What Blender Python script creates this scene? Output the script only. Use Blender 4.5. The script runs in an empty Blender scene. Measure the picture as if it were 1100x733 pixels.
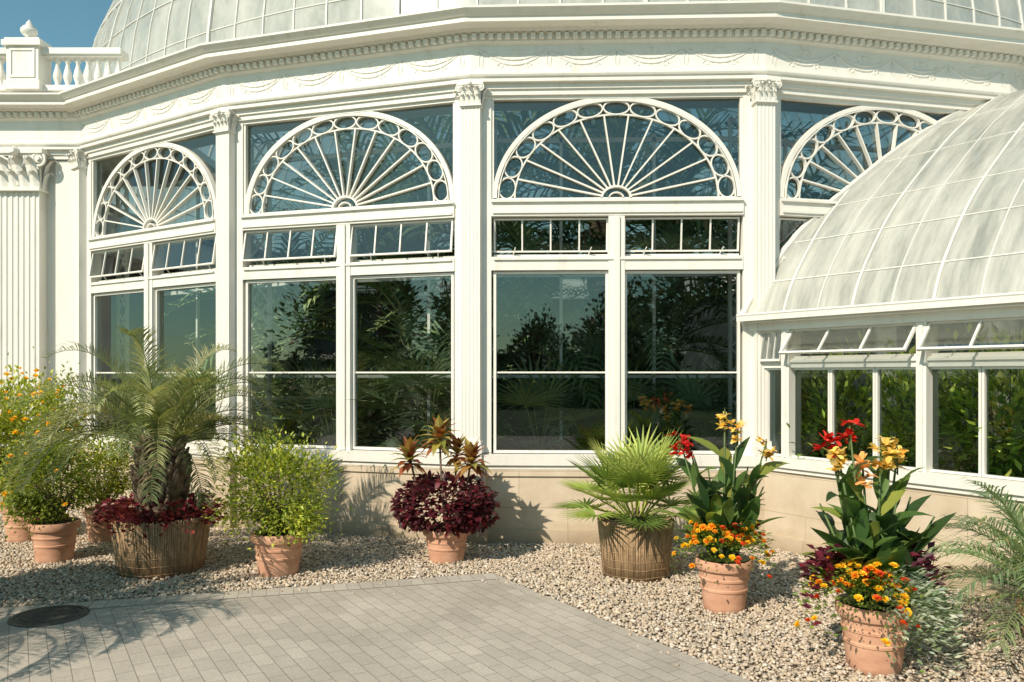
import bpy, math, random
import numpy as np
from mathutils import Vector, Matrix, Euler
R_=random.Random(7)
sc=bpy.context.scene
coll=sc.collection
D=math.radians
# ------------------------------------------------------------------ materials
def nmat(name):
    m=bpy.data.materials.new(name); m.use_nodes=True
    nt=m.node_tree; b=nt.nodes['Principled BSDF']
    return m,nt,b
def N(nt,t,**k):
    n=nt.nodes.new(t)
    for a,v in k.items(): setattr(n,a,v)
    return n
def ramp(nt,fac,stops):
    r=N(nt,'ShaderNodeValToRGB')
    e=r.color_ramp.elements
    e[0].position,e[0].color=stops[0][0],(*stops[0][1],1)
    e[1].position,e[1].color=stops[-1][0],(*stops[-1][1],1)
    for p,c in stops[1:-1]:
        x=e.new(p); x.color=(*c,1)
    nt.links.new(fac,r.inputs['Fac']); return r.outputs['Color']
def noise(nt,scale,detail=4,vec=None,rough=.6):
    n=N(nt,'ShaderNodeTexNoise'); n.inputs['Scale'].default_value=scale
    n.inputs['Detail'].default_value=detail; n.inputs['Roughness'].default_value=rough
    if vec is not None: nt.links.new(vec,n.inputs['Vector'])
    return n.outputs['Fac']
def objco(nt,scale=(1,1,1),rot=(0,0,0)):
    t=N(nt,'ShaderNodeTexCoord'); m=N(nt,'ShaderNodeMapping')
    m.inputs['Scale'].default_value=scale; m.inputs['Rotation'].default_value=rot
    nt.links.new(t.outputs['Object'],m.inputs['Vector']); return m.outputs['Vector']
def bump(nt,b,h,strength=.3,dist=.01):
    n=N(nt,'ShaderNodeBump'); n.inputs['Strength'].default_value=strength; n.inputs['Distance'].default_value=dist
    nt.links.new(h,n.inputs['Height']); nt.links.new(n.outputs['Normal'],b.inputs['Normal'])
def mixc(nt,fac,a,b_,mode='MIX'):
    n=N(nt,'ShaderNodeMix',data_type='RGBA',blend_type=mode)
    for s,v in ((n.inputs[0],fac),(n.inputs[6],a),(n.inputs[7],b_)):
        if isinstance(v,(int,float)): s.default_value=v
        elif isinstance(v,tuple): s.default_value=(*v,1)
        else: nt.links.new(v,s)
    return n.outputs[2]

def simple(name,c1,c2,scale=6,rough=.6,bs=.2,bd=.004,stretch=(1,1,1),detail=5):
    m,nt,b=nmat(name); v=objco(nt,stretch)
    f=noise(nt,scale,detail,v)
    nt.links.new(ramp(nt,f,[(.3,c1),(.7,c2)]),b.inputs['Base Color'])
    b.inputs['Roughness'].default_value=rough
    bump(nt,b,noise(nt,scale*6,3,v),bs,bd)
    return m
def mk_paint():
    m,nt,b=nmat('cream_paint'); v=objco(nt,(3,3,.7))
    f=noise(nt,2.5,5,v,.65)
    c=ramp(nt,f,[(.22,(.64,.60,.52)),(.42,(.77,.745,.68)),(.75,(.81,.785,.725))])
    nt.links.new(c,b.inputs['Base Color']); b.inputs['Roughness'].default_value=.5
    bump(nt,b,noise(nt,40,2,objco(nt)),.1,.003); return m
PAINT=mk_paint()
BARS=simple('weathered_bar_paint',(.66,.64,.59),(.76,.74,.69),4,.5,.1)
def mk_stone():
    m,nt,b=nmat('limestone_blocks')
    t=N(nt,'ShaderNodeTexCoord'); s=N(nt,'ShaderNodeSeparateXYZ'); c=N(nt,'ShaderNodeCombineXYZ')
    nt.links.new(t.outputs['Object'],s.inputs[0]); nt.links.new(s.outputs['X'],c.inputs['X']); nt.links.new(s.outputs['Z'],c.inputs['Y'])
    br=N(nt,'ShaderNodeTexBrick'); nt.links.new(c.outputs[0],br.inputs['Vector'])
    br.inputs['Scale'].default_value=1; br.inputs['Brick Width'].default_value=1.15; br.inputs['Row Height'].default_value=.43
    br.inputs['Mortar Size'].default_value=.004; br.inputs['Color1'].default_value=(.64,.54,.41,1); br.inputs['Color2'].default_value=(.69,.59,.46,1)
    br.inputs['Mortar'].default_value=(.44,.36,.26,1)
    f=noise(nt,3,7,objco(nt))
    col=mixc(nt,1,br.outputs['Color'],ramp(nt,f,[(.3,(.80,.76,.70)),(.65,(1,1,1))]),'MULTIPLY')
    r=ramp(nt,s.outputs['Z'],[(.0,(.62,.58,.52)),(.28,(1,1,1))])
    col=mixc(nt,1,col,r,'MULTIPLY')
    nt.links.new(col,b.inputs['Base Color']); b.inputs['Roughness'].default_value=.8
    bump(nt,b,noise(nt,30,5,objco(nt)),.35,.006); return m
STONE=mk_stone()
def mk_glass(name,tint,base,rough=0.0):
    m=bpy.data.materials.new(name); m.use_nodes=True; nt=m.node_tree; nt.nodes.clear()
    o=N(nt,'ShaderNodeOutputMaterial'); mx=N(nt,'ShaderNodeMixShader'); tr=N(nt,'ShaderNodeBsdfTransparent'); gl=N(nt,'ShaderNodeBsdfGlossy')
    tr.inputs['Color'].default_value=(*tint,1); gl.inputs['Roughness'].default_value=rough; gl.inputs['Color'].default_value=(.90,.94,.95,1)
    fr=N(nt,'ShaderNodeFresnel'); fr.inputs['IOR'].default_value=1.5
    ad=N(nt,'ShaderNodeMath',operation='ADD'); ad.inputs[1].default_value=base; ad.use_clamp=True
    bp=N(nt,'ShaderNodeBump'); bp.inputs['Strength'].default_value=.02; bp.inputs['Distance'].default_value=.012
    nt.links.new(noise(nt,.9,1,objco(nt)),bp.inputs['Height']); nt.links.new(bp.outputs[0],gl.inputs['Normal'])
    nt.links.new(fr.outputs[0],ad.inputs[0]); nt.links.new(ad.outputs[0],mx.inputs[0])
    nt.links.new(tr.outputs[0],mx.inputs[1]); nt.links.new(gl.outputs[0],mx.inputs[2]); nt.links.new(mx.outputs[0],o.inputs[0]); return m
GLASS=mk_glass('window_glass',(.84,.89,.88),.065,.012)
WGLASS=mk_glass('wing_window_glass',(.92,.95,.92),.02)
VGLASS=mk_glass('vent_glass',(.80,.84,.82),.42,.08)
def mk_roofglass(name,transp,scale,lo,mid,hi):
    m=bpy.data.materials.new(name); m.use_nodes=True; nt=m.node_tree; b=nt.nodes['Principled BSDF']; o=nt.nodes['Material Output']
    v=objco(nt,scale); f=noise(nt,1.6,7,v,.7); g=noise(nt,.35,3,objco(nt))
    c=ramp(nt,f,[(.34,lo),(.5,mid),(.68,hi)]); c=mixc(nt,1,c,ramp(nt,g,[(.35,(.88,.89,.88)),(.65,(1.04,1.03,1.0))]),'MULTIPLY')
    nt.links.new(c,b.inputs['Base Color'])
    b.inputs['Roughness'].default_value=.22
    tl=N(nt,'ShaderNodeBsdfTranslucent'); tl.inputs[0].default_value=(.7,.73,.68,1)
    tr=N(nt,'ShaderNodeBsdfTransparent'); tr.inputs[0].default_value=(.85,.95,.95,1)
    a=N(nt,'ShaderNodeMixShader'); a.inputs[0].default_value=.22
    x=N(nt,'ShaderNodeMixShader')
    t=N(nt,'ShaderNodeMapRange'); t.inputs['From Min'].default_value=.35; t.inputs['From Max'].default_value=.65; t.inputs['To Min'].default_value=transp*1.6; t.inputs['To Max'].default_value=transp*.4
    nt.links.new(f,t.inputs['Value']); nt.links.new(t.outputs[0],x.inputs[0])
    nt.links.new(b.outputs[0],a.inputs[1]); nt.links.new(tl.outputs[0],a.inputs[2])
    nt.links.new(a.outputs[0],x.inputs[1]); nt.links.new(tr.outputs[0],x.inputs[2]); nt.links.new(x.outputs[0],o.inputs[0]); return m
DOMEG=mk_roofglass('whitewashed_dome_glass',.22,(1,1,.5),(.56,.57,.54),(.68,.68,.63),(.78,.76,.71))
WINGG=mk_roofglass('whitewashed_roof_glass',.16,(3.2,.5,.5),(.46,.47,.44),(.66,.65,.60),(.80,.78,.72))
def mk_attr(name,rough,trans,spec=.5):
    m=bpy.data.materials.new(name); m.use_nodes=True; nt=m.node_tree; b=nt.nodes['Principled BSDF']; o=nt.nodes['Material Output']
    a=N(nt,'ShaderNodeAttribute'); a.attribute_name='col'
    c=a.outputs['Color']
    nt.links.new(c,b.inputs['Base Color']); b.inputs['Roughness'].default_value=rough; b.inputs['Specular IOR Level'].default_value=spec
    if trans>0:
        t=N(nt,'ShaderNodeBsdfTranslucent'); x=N(nt,'ShaderNodeMixShader'); x.inputs[0].default_value=trans
        tc=mixc(nt,1,c,(1.5,1.6,.8),'MULTIPLY'); nt.links.new(tc,t.inputs[0])
        nt.links.new(b.outputs[0],x.inputs[1]); nt.links.new(t.outputs[0],x.inputs[2]); nt.links.new(x.outputs[0],o.inputs[0])
    return m
LEAF=mk_attr('leaf_surface',.45,.30,.4)
FAR=mk_attr('far_leaf_surface',.6,0,.2)
PETAL=mk_attr('petal_surface',.6,.3,.2)
PEB=mk_attr('pebble_surface',.8,0,.2)
TERRA=simple('terracotta',(.50,.25,.155),(.70,.41,.27),5,.8,.25,.003,(1,1,2))
REED=simple('reed_matting',(.24,.15,.08),(.52,.36,.21),14,.8,.3,.004,(2,2,.4))
SOIL=simple('potting_soil',(.02,.014,.01),(.06,.04,.025),25,.95,.6,.02)
BARK=simple('palm_bark',(.10,.075,.05),(.30,.22,.15),9,.9,.6,.02,(1,1,2.5))
STEM=simple('green_stem',(.06,.11,.03),(.12,.18,.05),9,.6)
IRON=simple('cast_iron',(.05,.045,.04),(.11,.10,.085),12,.65)
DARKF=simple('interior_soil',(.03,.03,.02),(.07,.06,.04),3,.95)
REARW=simple('rear_wall_shade',(.06,.07,.065),(.12,.14,.13),1,.8)  # dark colour stands in for shade on white rear walls, keeping interiors dim
def mk_paver(rot,off,name):
    m,nt,b=nmat(name); t=N(nt,'ShaderNodeTexCoord'); mp=N(nt,'ShaderNodeMapping'); mp.vector_type='TEXTURE'
    mp.inputs['Rotation'].default_value=(0,0,rot); mp.inputs['Location'].default_value=(off[0],off[1],0)
    nt.links.new(t.outputs['Object'],mp.inputs['Vector'])
    br=N(nt,'ShaderNodeTexBrick'); nt.links.new(mp.outputs[0],br.inputs['Vector'])
    br.inputs['Scale'].default_value=1; br.inputs['Brick Width'].default_value=.24; br.inputs['Row Height'].default_value=.12
    br.inputs['Mortar Size'].default_value=.0035; br.inputs['Mortar Smooth'].default_value=.5
    br.inputs['Color1'].default_value=(.54,.495,.425,1); br.inputs['Color2'].default_value=(.46,.42,.36,1); br.inputs['Mortar'].default_value=(.23,.20,.165,1)
    f=noise(nt,1.2,6,objco(nt)); g=noise(nt,60,3,objco(nt))
    c=mixc(nt,1,br.outputs['Color'],ramp(nt,f,[(.3,(.82,.80,.78)),(.7,(1.08,1.06,1.04))]),'MULTIPLY')
    c=mixc(nt,1,c,ramp(nt,g,[(.3,(.84,.84,.84)),(.7,(1.08,1.08,1.08))]),'MULTIPLY')
    nt.links.new(c,b.inputs['Base Color']); b.inputs['Roughness'].default_value=.85
    h=N(nt,'ShaderNodeMath',operation='MULTIPLY_ADD'); nt.links.new(br.outputs['Fac'],h.inputs[0]); h.inputs[1].default_value=-1.0; nt.links.new(g,h.inputs[2])
    bump(nt,b,h.outputs[0],.35,.004); return m
def mk_gravel():
    m,nt,b=nmat('gravel_bed'); v=N(nt,'ShaderNodeTexVoronoi'); v.inputs['Scale'].default_value=42
    nt.links.new(objco(nt),v.inputs['Vector'])
    s=N(nt,'ShaderNodeSeparateColor'); nt.links.new(v.outputs['Color'],s.inputs[0])
    c=ramp(nt,s.outputs[0],[(0,(.26,.20,.14)),(.5,(.42,.34,.25)),(1,(.56,.48,.37))])
    c=mixc(nt,1,c,ramp(nt,v.outputs['Distance'],[(.3,(1,1,1)),(.8,(.4,.36,.32))]),'MULTIPLY')
    nt.links.new(c,b.inputs['Base Color']); b.inputs['Roughness'].default_value=.9
    i=N(nt,'ShaderNodeMath',operation='MULTIPLY'); i.inputs[1].default_value=-1; nt.links.new(v.outputs['Distance'],i.inputs[0]); bump(nt,b,i.outputs[0],1,.02); return m
GRAVEL=mk_gravel()
GRASS=simple('lawn',(.03,.06,.015),(.06,.10,.03),4,.9,.5,.03)

# ------------------------------------------------------------------ mesh builder
class MB:
    def __init__(s): s.v=[];s.f=[];s.c=[]
    def face(s,idx,c=(1,1,1)): s.f.append(idx); s.c.append(c)
    def box(s,x0,x1,y0,y1,z0,z1,M=None):
        b=len(s.v)
        P=[(x0,y0,z0),(x1,y0,z0),(x1,y1,z0),(x0,y1,z0),(x0,y0,z1),(x1,y0,z1),(x1,y1,z1),(x0,y1,z1)]
        if M is not None: P=[tuple(M@Vector(p)) for p in P]
        s.v+=P
        for q in ((0,3,2,1),(4,5,6,7),(0,1,5,4),(1,2,6,5),(2,3,7,6),(3,0,4,7)): s.face(tuple(b+i for i in q))
    def tube(s,path,r,seg=6,c=(1,1,1),cap=True):
        path=[Vector(p) for p in path]; n=len(path)
        rr=r if hasattr(r,'__len__') else [r]*n
        b=len(s.v); prev=None
        for i,p in enumerate(path):
            t=(path[min(i+1,n-1)]-path[max(i-1,0)])
            if t.length<1e-9: t=Vector((0,0,1))
            t.normalize()
            if prev is None:
                a=Vector((0,0,1)) if abs(t.z)<.9 else Vector((1,0,0)); u=t.cross(a).normalized()
            else:
                u=prev-t*prev.dot(t)
                if u.length<1e-6: u=t.orthogonal()
                u.normalize()
            prev=u; w=t.cross(u)
            for k in range(seg):
                a=2*math.pi*k/seg; s.v.append(tuple(p+(u*math.cos(a)+w*math.sin(a))*rr[i]))
        for i in range(n-1):
            for k in range(seg):
                k2=(k+1)%seg; s.face((b+i*seg+k,b+i*seg+k2,b+(i+1)*seg+k2,b+(i+1)*seg+k),c)
        if cap:
            s.face(tuple(b+k for k in range(seg))[::-1],c); s.face(tuple(b+(n-1)*seg+k for k in range(seg)),c)
    def lathe(s,prof,seg=40,cen=(0,0),c=(1,1,1),a0=0,a1=2*math.pi):
        b=len(s.v); full=abs(a1-a0-2*math.pi)<1e-6; m=seg if full else seg+1
        for r,z in prof:
            for k in range(m):
                a=a0+(a1-a0)*k/seg; s.v.append((cen[0]+r*math.cos(a),cen[1]+r*math.sin(a),z))
        for i in range(len(prof)-1):
            for k in range(seg):
                k2=(k+1)%m; s.face((b+i*m+k,b+i*m+k2,b+(i+1)*m+k2,b+(i+1)*m+k),c)
    def bar(s,pts,w,y0,y1,closed=False):
        n=len(pts); b=len(s.v)
        for i,(x,z) in enumerate(pts):
            x0,z0=pts[max(i-1,0)]; x1,z1=pts[min(i+1,n-1)]
            if closed and i in(0,n-1): x0,z0=pts[n-2]; x1,z1=pts[1]
            dx,dz=x1-x0,z1-z0; L=math.hypot(dx,dz) or 1; nx,nz=-dz/L*w/2,dx/L*w/2
            s.v+=[(x+nx,y0,z+nz),(x-nx,y0,z-nz),(x-nx,y1,z-nz),(x+nx,y1,z+nz)]
        for i in range(n-1):
            for k in range(4):
                k2=(k+1)%4; s.face((b+4*i+k,b+4*i+k2,b+4*i+4+k2,b+4*i+4+k))
        s.face((b,b+1,b+2,b+3)); e=b+4*(n-1); s.face((e+3,e+2,e+1,e))
    def prism(s,poly,z0,z1):
        b=len(s.v); n=len(poly)
        s.v+=[(x,y,z0) for x,y in poly]+[(x,y,z1) for x,y in poly]
        for i in range(n):
            j=(i+1)%n; s.face((b+i,b+j,b+n+j,b+n+i))
        s.face(tuple(b+i for i in range(n))[::-1]); s.face(tuple(b+n+i for i in range(n)))
    def leaf(s,P,d,up,L,W,c,droop=.3,seg=3,fold=.15,shape=(.25,1,.75,0)):
        d=d.normalized(); side=d.cross(up)
        if side.length<1e-5: side=d.orthogonal()
        side.normalize()
        b=len(s.v); p=Vector(P); dd=d.copy(); n=len(shape)
        for i in range(n):
            w=W/2*shape[i]
            up2=side.cross(dd)
            s.v.append(tuple(p-side*w+up2*fold*w)); s.v.append(tuple(p)); s.v.append(tuple(p+side*w+up2*fold*w))
            p=p+dd*(L/(n-1)); dd=(dd+Vector((0,0,-1))*droop/(n-1)).normalized()
        for i in range(n-1):
            q=b+3*i
            s.face((q,q+1,q+4,q+3),c); s.face((q+1,q+2,q+5,q+4),c)
    def blade(s,P,d,side,L,W,c,droop=.5):
        b=len(s.v); p=Vector(P); d=d.normalized(); w=side*(W/2)
        p1=p+d*L*.5; d2=(d+Vector((0,0,-droop))).normalized(); p2=p1+d2*L*.5
        s.v+=[tuple(p-w*.7),tuple(p+w*.7),tuple(p1-w),tuple(p1+w),tuple(p2)]
        s.face((b,b+1,b+3,b+2),c); s.face((b+2,b+3,b+4),c)
    def chip(s,P,d,up,L,W,c):
        d=d.normalized(); side=d.cross(up)
        if side.length<1e-5: side=d.orthogonal()
        side.normalize(); P=Vector(P); b=len(s.v); nn=side.cross(d)
        m=P+d*L*.45
        s.v+=[tuple(P),tuple(m+side*W/2+nn*W*.15),tuple(P+d*L),tuple(m-side*W/2+nn*W*.15)]
        s.face((b,b+1,b+2,b+3),c)
    def mesh(s,name,mat,smooth=False,angle=None):
        me=bpy.data.meshes.new(name); me.from_pydata(s.v,[],s.f)
        a=me.color_attributes.new('col','FLOAT_COLOR','CORNER')
        cols=np.ones((len(me.loops),4),dtype=np.float32)
        lt=np.array([len(f) for f in s.f]); cols[:,:3]=np.repeat(np.array(s.c,dtype=np.float32),lt,axis=0)
        a.data.foreach_set('color',cols.ravel())
        me.materials.append(mat)
        if smooth:
            me.shade_smooth()
            if angle: me.set_sharp_from_angle(angle=angle)
        me.update(); return me
def obj(name,me,parent=None,loc=(0,0,0),rz=0,rot=None,scale=None):
    o=bpy.data.objects.new(name,me); coll.objects.link(o)
    if parent: o.parent=parent
    o.location=loc; o.rotation_euler=rot if rot else (0,0,rz)
    if scale: o.scale=scale if hasattr(scale,'__len__') else (scale,)*3
    return o
def top(name,label,cat,loc=(0,0,0),rz=0,group=None,scale=None,me=None,kind=None):
    o=obj(name,me,None,loc,rz,None,scale)
    if kind: o['kind']=kind
    o['label']=label; o['category']=cat
    if group: o['group']=group
    return o
def jit(c,a=.25,hue=.1):
    k=1+R_.uniform(-a,a); return (max(0,c[0]*k*(1+R_.uniform(-hue,hue))),max(0,c[1]*k),max(0,c[2]*k*(1+R_.uniform(-hue,hue))))
def pick(cs): return jit(R_.choice(cs))

# ------------------------------------------------------------------ rotunda layout
RAD=13.03; AP=RAD*math.cos(D(7.5)); CX,CY=1.685,22.28
def bay_th(k): return D(-2+15*k)
def bay_pos(k): t=bay_th(k); return (CX+AP*math.sin(t),CY-AP*math.cos(t),0)
def col_pos(k): t=bay_th(k)-D(7.5); return (CX+RAD*math.sin(t),CY-RAD*math.cos(t),0),t
BAYS=[-2,-1,0,1,2]
rot=top('conservatory_rotunda','round cream-white glasshouse rotunda with fanlight windows and dome','greenhouse')
m=MB()
for sx in(-1,1):
    a,b=sorted((sx*1.48,sx*1.60)); m.box(a,b,-.03,.14,.92,5.30)
m.box(-1.48,1.48,-.025,.13,5.26,5.30)
m.box(-1.48,1.48,-.06,.13,3.87,4.03); m.box(-1.48,1.48,-.095,.0,4.03,4.055); m.box(-1.46,1.46,-.08,-.05,3.90,3.93)
m.box(-1.48,1.48,-.045,.13,3.23,3.39); m.box(-1.45,1.45,-.07,.0,3.35,3.375); 
m.box(-.095,.095,-.055,.135,1.05,3.87); m.box(-.035,.035,-.08,-.05,1.06,3.86)
m.box(-1.60,1.60,-.15,.14,.93,1.05); m.box(-1.60,1.60,-.12,.10,.88,.93)
me_frame=m.mesh('bay_frame',PAINT)
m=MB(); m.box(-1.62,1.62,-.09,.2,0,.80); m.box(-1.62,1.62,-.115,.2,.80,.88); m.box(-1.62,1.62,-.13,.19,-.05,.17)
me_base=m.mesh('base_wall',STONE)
m=MB(); n=35; P=[(-1.72,-.158)]
for i in range(n):
    u=-1.72+3.44*(i+.5)/n; P+=[(u-.027,-.158),(u-.027,-.21),(u+.027,-.21),(u+.027,-.158)]
P+=[(1.72,-.158),(1.72,-.150),(-1.72,-.150)]
m.prism(P,5.912,5.972)
me_dent=m.mesh('dentil_course',PAINT)
m=MB(); GY=-.1
def swag(u0,u1,z,s):
    pts=[];rr=[]
    for i in range(22):
        f=i/21; pts.append((u0+(u1-u0)*f,GY,z-s*4*f*(1-f))); rr.append(.005+.008*math.sin(math.pi*f)+.003*math.sin(i*2.6))
    m.tube(pts,rr,6)
def curl(u,z,r,sg,turn=1.6):
    pts=[];rr=[]
    for i in range(14):
        f=i/13; a=f*turn*2*math.pi*.62; q=r*(1-f*.75); pts.append((u+sg*(r-q*math.cos(a)),GY,z+q*math.sin(a))); rr.append(.007*(1-f*.6)+.002)
    m.tube(pts,rr,5)
for i in range(4):
    u0=-1.6+.8*i; u1=u0+.8
    swag(u0+.03,u1-.03,5.80,.16); swag(u0+.05,u1-.05,5.80,.10)
    for sg in(-1,1): curl((u0+u1)/2,5.765,.055,sg); curl(u0+(.14 if sg>0 else -.14+.8),5.74,.035,sg); curl(u0+(.2 if sg>0 else .6),5.63,.04,sg)
    m.tube([((u0+u1)/2,-.10,5.80),((u0+u1)/2,-.11,5.80)],[.025,.012],8)
for i in range(5):
    u=-1.6+.8*i
    m.tube([(u,-.09,5.80),(u,-.115,5.80)],[.022,.012],8)
    m.tube([(u,-.10,5.79),(u-.025,-.10,5.72),(u-.01,-.10,5.62)],[.007,.009,.003],5); m.tube([(u,-.10,5.79),(u+.03,-.10,5.70),(u+.02,-.10,5.60)],[.007,.009,.003],5)
me_garl=m.mesh('garland_relief',PAINT,True)
# fanlight
m=MB(); A_,B_=1.44,1.19; z0=4.06
def el(f,a): return (A_*f*math.cos(a),z0+.02+B_*f*math.sin(a))
m.bar([el(1,math.pi*i/60) for i in range(61)],.052,-.02,.06)
m.bar([el(.968,math.pi*i/60) for i in range(61)],.012,-.03,.03)
m.box(-1.48,1.48,-.02,.06,z0-.03,z0+.03)
NS=13; FI=.835
m.bar([el(FI,math.pi*i/60) for i in range(61)],.018,-.008,.03)
for i in range(NS):
    a0=math.pi*i/NS; am=a0+math.pi/NS/2
    (ex,ez),(fx,fz)=el(FI,am),el(.972,am); cx,cz=(ex+fx)/2,(ez+fz)/2; r=math.hypot(fx-ex,fz-ez)/2
    p,q=el((FI+.972)/2,a0),el((FI+.972)/2,a0+math.pi/NS); rt=math.hypot(p[0]-q[0],p[1]-q[1])/2*.97
    tx,tz=(q[0]-p[0]),(q[1]-p[1]); tl=math.hypot(tx,tz); tx/=tl;tz/=tl; nx,nz=tz,-tx
    m.bar([(cx+rt*math.cos(g)*tx+r*math.sin(g)*nx,cz+rt*math.cos(g)*tz+r*math.sin(g)*nz) for g in [2*math.pi*j/22 for j in range(23)]],.016,-.012,.033,True)
    if i>0: m.bar([el(.12,a0),el(FI,a0)],.018,-.010,.04)
m.bar([el(.12,math.pi*i/16) for i in range(17)],.024,-.02,.05); m.bar([el(.06,math.pi*i/10) for i in range(11)],.014,-.02,.05)
for sx in(-1,1):
    a,b=sorted((sx*1.45,sx*1.48)); m.box(a,b,-.01,.06,z0,5.26)
me_fan=m.mesh('fanlight_tracery',PAINT)
def quad_me(name,x0,x1,z0,z1,y,mat):
    m=MB(); m.v=[(x0,y,z0),(x1,y,z0),(x1,y,z1),(x0,y,z1)]; m.face((0,1,2,3)); return m.mesh(name,mat)
me_fang=quad_me('fanlight_pane',-1.48,1.48,4.03,5.26,.045,GLASS)
m=MB(); w=.68
def rect(m,x0,x1,z0,z1,t,y0,y1):
    m.box(x0,x0+t,y0,y1,z0,z1); m.box(x1-t,x1,y0,y1,z0,z1); m.box(x0+t,x1-t,y0,y1,z0,z0+t); m.box(x0+t,x1-t,y0,y1,z1-t,z1)
rect(m,-w,w,1.06,3.22,.032,.0,.07); m.box(-w+.032,w-.032,.02,.055,2.010,2.03)
me_sash=m.mesh('window_sash',PAINT)
me_pane=quad_me('window_pane',-w+.03,w-.03,1.09,3.19,.04,GLASS)
m=MB(); rect(m,-w,w,-.40,0,.020,-.015,.015)
for u in(-.34,0,.34): m.box(u-.009,u+.009,-.012,.012,-.38,-.020)
me_trs=m.mesh('transom_sash',PAINT)
me_trg=quad_me('transom_pane',-w+.02,w-.02,-.385,-.02,.005,GLASS)
m=MB(); m.box(-w,w,.07,.12,3.39,3.43); m.box(-w,w,.07,.12,3.84,3.87)
for u in(-.45,.45): m.tube([(u,.08,3.42),(u+.03,-.02,3.50)],.007,5)
me_trfix=m.mesh('transom_stay',PAINT)
def fluted(w,d,z0,z1,nf,fw,dep=.35):
    pts=[(-w/2,.1),(-w/2,-d)]
    step=w/nf
    for i in range(nf):
        c=-w/2+step*(i+.5); r=fw/2
        pts+=[(c-r,-d)]+[(c+r*math.cos(math.pi-math.pi*j/6),-d+r*dep*math.sin(math.pi*j/6)) for j in range(1,6)]+[(c+r,-d)]
    pts+=[(w/2,-d),(w/2,.1)]
    m=MB(); n=len(pts)
    m.v=[(x,y,z0) for x,y in pts]+[(x,y,z1) for x,y in pts]
    for i in range(n):
        j=(i+1)%n; m.face((i,j,n+j,n+i))
    return m
def capital(w,d,z0,h):
    m=MB()
    m.box(-w/2,w/2,-d,.1,z0,z0+h*.82)
    m.box(-w*.54,w*.54,-d-.03*w/.3,.1,z0-h*.05,z0+h*.02)
    k=w/.3
    m.box(-w*.64,w*.64,-d-.05*k,.1,z0+h*.88,z0+h); m.box(-w*.59,w*.59,-d-.035*k,.1,z0+h*.82,z0+h*.88)
    def acan(x,y,zb,hh,ww,ox,oy):
        b=len(m.v); 
        for i,(f,o,wf) in enumerate(((0,0,.9),(.4,.12,1),(.75,.3,.95),(.97,.62,.7),(1,.95,.45),(.86,1.1,.15))):
            px,py=x+ox*o*hh*.5,y+oy*o*hh*.5; sx,sy=-oy*ww/2*wf,ox*ww/2*wf
            m.v+=[(px-sx,py-sy,zb+hh*f),(px+ox*ww*.12,py+oy*ww*.12,zb+hh*f),(px+sx,py+sy,zb+hh*f)]
        for i in range(5):
            q=b+3*i; m.face((q,q+1,q+4,q+3)); m.face((q+1,q+2,q+5,q+4))
    n=4
    for i in range(n):
        acan(-w/2+w*(i+.5)/n,-d-.004,z0+h*.02,h*.42,w/n*1.05,0,-1)
    for i in range(3):
        acan(-w/2+w*(i+.5)/3,-d-.004,z0+h*.1,h*.66,w/n*1.1,0,-1)
    for sx in(-1,1):
        acan(sx*(w/2+.003),-d*.5,z0+h*.02,h*.42,d*.6,sx,0); acan(sx*(w/2+.003),-d*.5,z0+h*.1,h*.66,d*.6,sx,0)
        cx,cy=sx*w*.54,-d-.03*k
        for rr,tk in ((.16,.05),(.07,.06)):
            pts=[(cx+rr*w*math.cos(a)*.9,cy-.01,z0+h*.74+rr*w*math.sin(a)) for a in [2*math.pi*i/14 for i in range(15)]]
            m.tube(pts,tk*w*.7,5,cap=False)
        m.tube([(cx,cy,z0+h*.74),(cx,cy-.03*k,z0+h*.74)],.05*w,8)
        m.tube([(sx*w*.1,-d-.01,z0+h*.5),(sx*w*.2,-d-.03*k,z0+h*.72),(sx*w*.42,-d-.03*k,z0+h*.84)],.035*w,5)
    m.tube([(0,-d-.05*k,z0+h*.92),(0,-d-.09*k,z0+h*.92)],[.12*w,.06*w],9)
    return m
mc=fluted(.225,.13,1.22,5.16,5,.027)
mc.box(-.125,.125,-.15,.1,1.16,1.22); mc.box(-.14,.14,-.17,.1,.93,1.16); mc.box(-.118,.118,-.14,.1,5.13,5.16)
me_col=mc.mesh('column_shaft',PAINT); me_cap=capital(.245,.14,5.16,.26).mesh('column_capital',PAINT)
m=MB(); m.box(-.17,.17,-.17,.2,0,.885); m.box(-.20,.20,-.20,.2,-.05,.175); me_pier=m.mesh('pier_stone',STONE)
m=MB()
for sx in(-.16,.16): m.box(sx-.02,sx+.02,.55,.60,0,5.2)
for i in range(16):
    z=.1+i*.32; m.bar([(-.15,z),(.15,z+.32)],.025,.555,.575); m.bar([(.15,z),(-.15,z+.32)],.025,.58,.60)
me_lat=m.mesh('lattice_column',PAINT)
m=MB()
for u in(-.62,.62): m.box(u-.02,u+.02,1.2,1.25,0,5.2)
m.box(-1.7,1.7,1.2,1.24,3.3,3.36); m.box(-1.7,1.7,1.2,1.24,5.1,5.16); m.box(-1.6,1.6,.9,.93,1.95,1.99)
me_inf=m.mesh('interior_frame',PAINT)
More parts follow.
